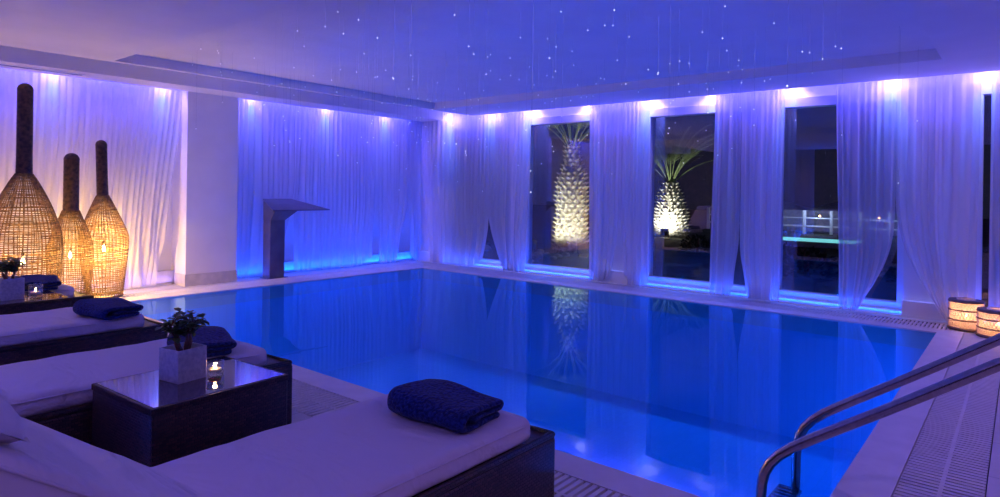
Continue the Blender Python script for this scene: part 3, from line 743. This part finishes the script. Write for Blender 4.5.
# ------------------------------------------------------------------ outside at night
g = MB(); g.box(9.5, 60, -25, 45, -.4, -.1); struct('ground', g, M['ground'])
def palm(loc, prof, crown_z, label, nf, fl_, seed, spread=1.0):
    rn = random.Random(seed); t = thing('palm_tree', label, 'palm tree', loc, group='uplit palm trees outside')
    sp = smooth_prof(prof, 2); k = MB(); k.lathe([(r*.93, z) for r, z in sp], n=28)
    z = .05; row = 0
    while z < prof[-1][1]-.02:                                     # pointed leaf bases in spiral rows
        r = interp(sp, z); n = max(9, int(2*PI*r/.17))
        for q in range(n):
            a = 2*PI*(q+.5*(row % 2))/n+rn.uniform(-.1,.1); d = Vector((math.cos(a), math.sin(a), 0)); s_ = Vector((-d.y, d.x, 0)); w_ = .072*rn.uniform(.7,1.1); h_ = .07*rn.uniform(.7,1.2); o_ = rn.uniform(.03, .09)
            c = d*r*.9+Vector((0,0,z)); tip = d*(r+o_)+Vector((0,0,z+h_*.7))
            k.add([c-s_*w_, c-Vector((0,0,h_*.7)), c+s_*w_, c+Vector((0,0,h_*.5)), tip+s_*.02, tip-s_*.02], [(0,1,5),(1,2,4),(1,4,5),(2,3,4),(3,0,5),(3,5,4)])
        z += .115; row += 1
    k.build('trunk', M['bark'], t)
    for f in range(nf):
        m_ = MB(); a = 2*PI*f/nf+rn.uniform(-.2,.2); el = rn.uniform(1.05, 1.5) if f % 4 else rn.uniform(.8,1.1); d = Vector((math.cos(a), math.sin(a), 0)); p = Vector((0,0,crown_z))+d*.08; pts = [p.copy()]
        L = fl_*rn.uniform(.8, 1.1); st = L/12; e_ = el
        for i in range(12):
            p = p+d*math.cos(e_)*st+Vector((0,0,math.sin(e_)*st)); e_ -= .09*spread; pts.append(p.copy())
        m_.tube(pts, [.022-.0014*i for i in range(13)], 5)
        s_ = Vector((-d.y, d.x, 0))
        for i in range(5, 13):
            for h_ in (0, .5):
                b_ = pts[i-1].lerp(pts[i], h_) if i < 13 else pts[i-1]; tg = (pts[min(12,i)]-pts[i-1]).normalized()
                for sd in (1, -1):
                    ll = .5*math.sin(PI*min(1,(i+1)/13))+.12; q = b_+(s_*sd*.75+tg*.8).normalized()*ll+Vector((0,0,.03-.10*ll)); n_ = tg*.016
                    m_.add([b_-n_, b_+n_, q+n_*.2, q-n_*.2], [(0,1,2,3)])
        m_.build('frond', M['frond'], t)
    return t
palm((13.95, 9.05, -.1), [(.44,0),(.47,.4),(.41,.8),(.43,1.5),(.38,1.95),(.23,2.2),(.17,2.75)], 2.65, 'large palm with a thick lit trunk, seen in the second window from the corner', 26, 2.4, 5)
palm((21.9, 9.95, -.1), [(.62,0),(.72,.35),(.66,.8),(.50,1.25),(.34,1.7),(.25,1.95)], 1.9, 'smaller squat lit palm farther away, right of the large palm', 24, 3.0, 6)
def floodlight(loc, tgt, e, label, col=(1,.93,.62)):
    t = thing('floodlight', label, 'floodlight', loc, group='garden floodlights')
    a = MB(); a.bbox(-.10, .10, -.12, .12, .10, .34, .015); a.build('housing', M['black'], t)
    a = MB(); a.box(-.02, .02, -.14, -.125, 0, .25); a.box(-.02, .02, .125, .14, 0, .25); a.box(-.08, .08, -.14, .14, 0, .012); a.build('bracket', M['black'], t)
    spot((loc[0]+.0, loc[1], loc[2]+.40), tgt, col, e, 110, .6, .05)
floodlight((12.75, 9.45, -.1), (13.75, 9.05, 1.3), 150, 'small black floodlight left of the large palm trunk')
floodlight((12.95, 8.05, -.1), (13.8,8.95,1.5), 140, 'added black floodlight right of the large palm, hidden by a curtain')  # unseen second flood, added so the whole trunk face is lit
floodlight((20.6, 9.55, -.1), (21.7, 9.9, .9), 330, 'small black floodlight in front of the squat palm', (1,.95,.75))
rk = random.Random(4); placed = [(13.95,9.05,.62),(12.75,9.45,.25),(12.95,8.05,.25)]
for i in range(16):
    for tries in range(200):
        x = 13.0+rk.uniform(-1,1.2); y = 9.1+rk.uniform(-.9, 1.8); r = rk.uniform(.07, .16)
        if all(math.hypot(x-a, y-b) > r*1.3+q for a, b, q in placed): break
    else: continue
    placed.append((x, y, r*1.3)); bm = bmesh.new(); bmesh.ops.create_icosphere(bm, subdivisions=2, radius=r)
    for v_ in bm.verts: v_.co *= 1+.35*noise.noise(v_.co*9+Vector((i,0,0))); v_.co.z *= .65
    me = bpy.data.meshes.new('rock'); bm.to_mesh(me); bm.free(); me.materials.append(M['rock']); o = bpy.data.objects.new('rock', me); C.objects.link(o)
    o.location = (x, y, -.1+r*.3); tag(o, 'pale lit rock on the ground around the large palm', 'rock', 'rocks around the large palm')
# pavilion across the lawn
t = thing('pavilion', 'low white pavilion with peaked roofs and dim lights, far outside the third window', 'building', (28.0, 6.9, -.1))
b = MB()
for k in range(9): b.box(-.06, .06, -4+k*1.0-.05, -4+k*1.0+.05, 0, .95)
b.box(-.04, .04, -4, 4, .28, .34); b.box(-.04, .04, -4, 4, .62, .66); b.build('colonnade', M['white'], t)
b = MB(); b.box(1.5, 1.7, -4, 4, 0, .95); b.build('wall', M['roof'], t)
for k in range(4):
    b = MB(); y0 = -4+2*k; b.add([(-.2,y0,.95),(-.2,y0+2,.95),(1.9,y0+2,.95),(1.9,y0,.95),(.8,y0+1,1.3)], [(0,1,2,3),(0,1,4),(1,2,4),(2,3,4),(3,0,4)]); b.build('roof', M['roof'], t)
for k in range(3):
    b = MB(); b.lathe([(0,-.05),(.05,0),(0,.05)], (.3, -2.6+k*2.1, .72), 10); b.build('lamp', M['lamp'], t)
    point((28.0-.4, 6.9-2.6+k*2.1, .75), (.5,.65,1), 30, .1)
t = thing('terrace_pool', 'glowing turquoise pool on the terrace before the far pavilion', 'pool', (21.5, 5.3, -.1))
b = MB(); b.bbox(-.9, .9, -1.7, 1.7, 0, .16, .05); b.build('rim', M['white'], t)
b = MB(); b.lathe([(0,.165),(.72,.165)], (0,0,0), 30, cap=False); 
b = MB(); b.box(-.75, .75, -1.5, 1.5, .162, .175); b.build('water', M['poolglow'], t)
sr = random.Random(8)
def shrub(loc, r, label):
    m_ = MB()
    for i in range(420):
        a = sr.uniform(0, 6.28); b_ = math.acos(sr.uniform(0, 1)); rr = r*sr.uniform(.6, 1.05); p = Vector((rr*math.sin(b_)*math.cos(a), rr*math.sin(b_)*math.sin(a), rr*math.cos(b_)*.9))
        d = p.normalized(); s_ = d.cross(Vector((sr.random(), sr.random(), sr.random()))).normalized(); L = .10*r*2
        m_.add([p, p+d*L*.5+s_*L*.25, p+d*L, p+d*L*.5-s_*L*.25], [(0,1,2,3)])
    t = thing('shrub', label, 'shrub', loc, group='dark shrubs outside the windows'); m_.build('leaves', M['shrub'], t)
    q = MB(); q.lathe([(r*.1,0),(r*.08,r*.8)], n=8); q.build('stem', M['stem'], t)
for x, y, r in ((13.2,3.2,.55),(13.8,2.3,.5),(14.5,4.0,.5),(16.5,6.7,.45),(12.8,11.6,.5)):
    shrub((x, y, -.1), r, 'low dark shrub on the lawn outside the windows')

# ------------------------------------------------------------------ sky
wd = bpy.data.worlds.new('night'); S.world = wd; wd.use_nodes = True; nt = wd.node_tree
bg = nt.nodes['Background']; tc = nt.nodes.new('ShaderNodeTexCoord'); sp = nt.nodes.new('ShaderNodeSeparateXYZ'); rp = nt.nodes.new('ShaderNodeValToRGB')
nt.links.new(tc.outputs['Generated'], sp.inputs[0]); nt.links.new(sp.outputs[2], rp.inputs['Fac']); nt.links.new(rp.outputs['Color'], bg.inputs['Color'])
rp.color_ramp.elements[0].color = (.010,.010,.022,1); rp.color_ramp.elements[1].color = (.003,.004,.012,1); rp.color_ramp.elements[1].position = .5
bg.inputs['Strength'].default_value = 1.0

# ------------------------------------------------------------------ camera
cam = bpy.data.cameras.new('camera'); co = bpy.data.objects.new('camera', cam); C.objects.link(co); S.camera = co
F, CY, YAW, ROLL, HT = 637.4, 191.03, .6877, .01455, 1.45
cam.sensor_fit = 'HORIZONTAL'; cam.sensor_width = 36; cam.lens = F/1000*36; cam.shift_y = -(248.5-CY)/1000; cam.clip_start = .05
fw = Vector((math.cos(YAW), math.sin(YAW), 0)); rt = Vector((math.sin(YAW), -math.cos(YAW), 0)); up = Vector((0,0,1))
r_ = rt*math.cos(ROLL)+up*math.sin(ROLL); u_ = up*math.cos(ROLL)-rt*math.sin(ROLL)
mt = Matrix((r_, u_, -fw)).transposed().to_4x4(); mt.translation = Vector((0,0,HT)); co.matrix_world = mt

S.view_settings.view_transform = 'Standard'; S.view_settings.look = 'None'; S.view_settings.gamma = 1; S.view_settings.use_curve_mapping = False
S.view_settings.exposure = 0.0
cy = S.cycles; cy.use_denoising = True; cy.max_bounces = 10; cy.diffuse_bounces = 4; cy.glossy_bounces = 4; cy.transmission_bounces = 8; cy.transparent_max_bounces = 24
cy.sample_clamp_indirect = 6; cy.caustics_reflective = False; cy.caustics_refractive = False
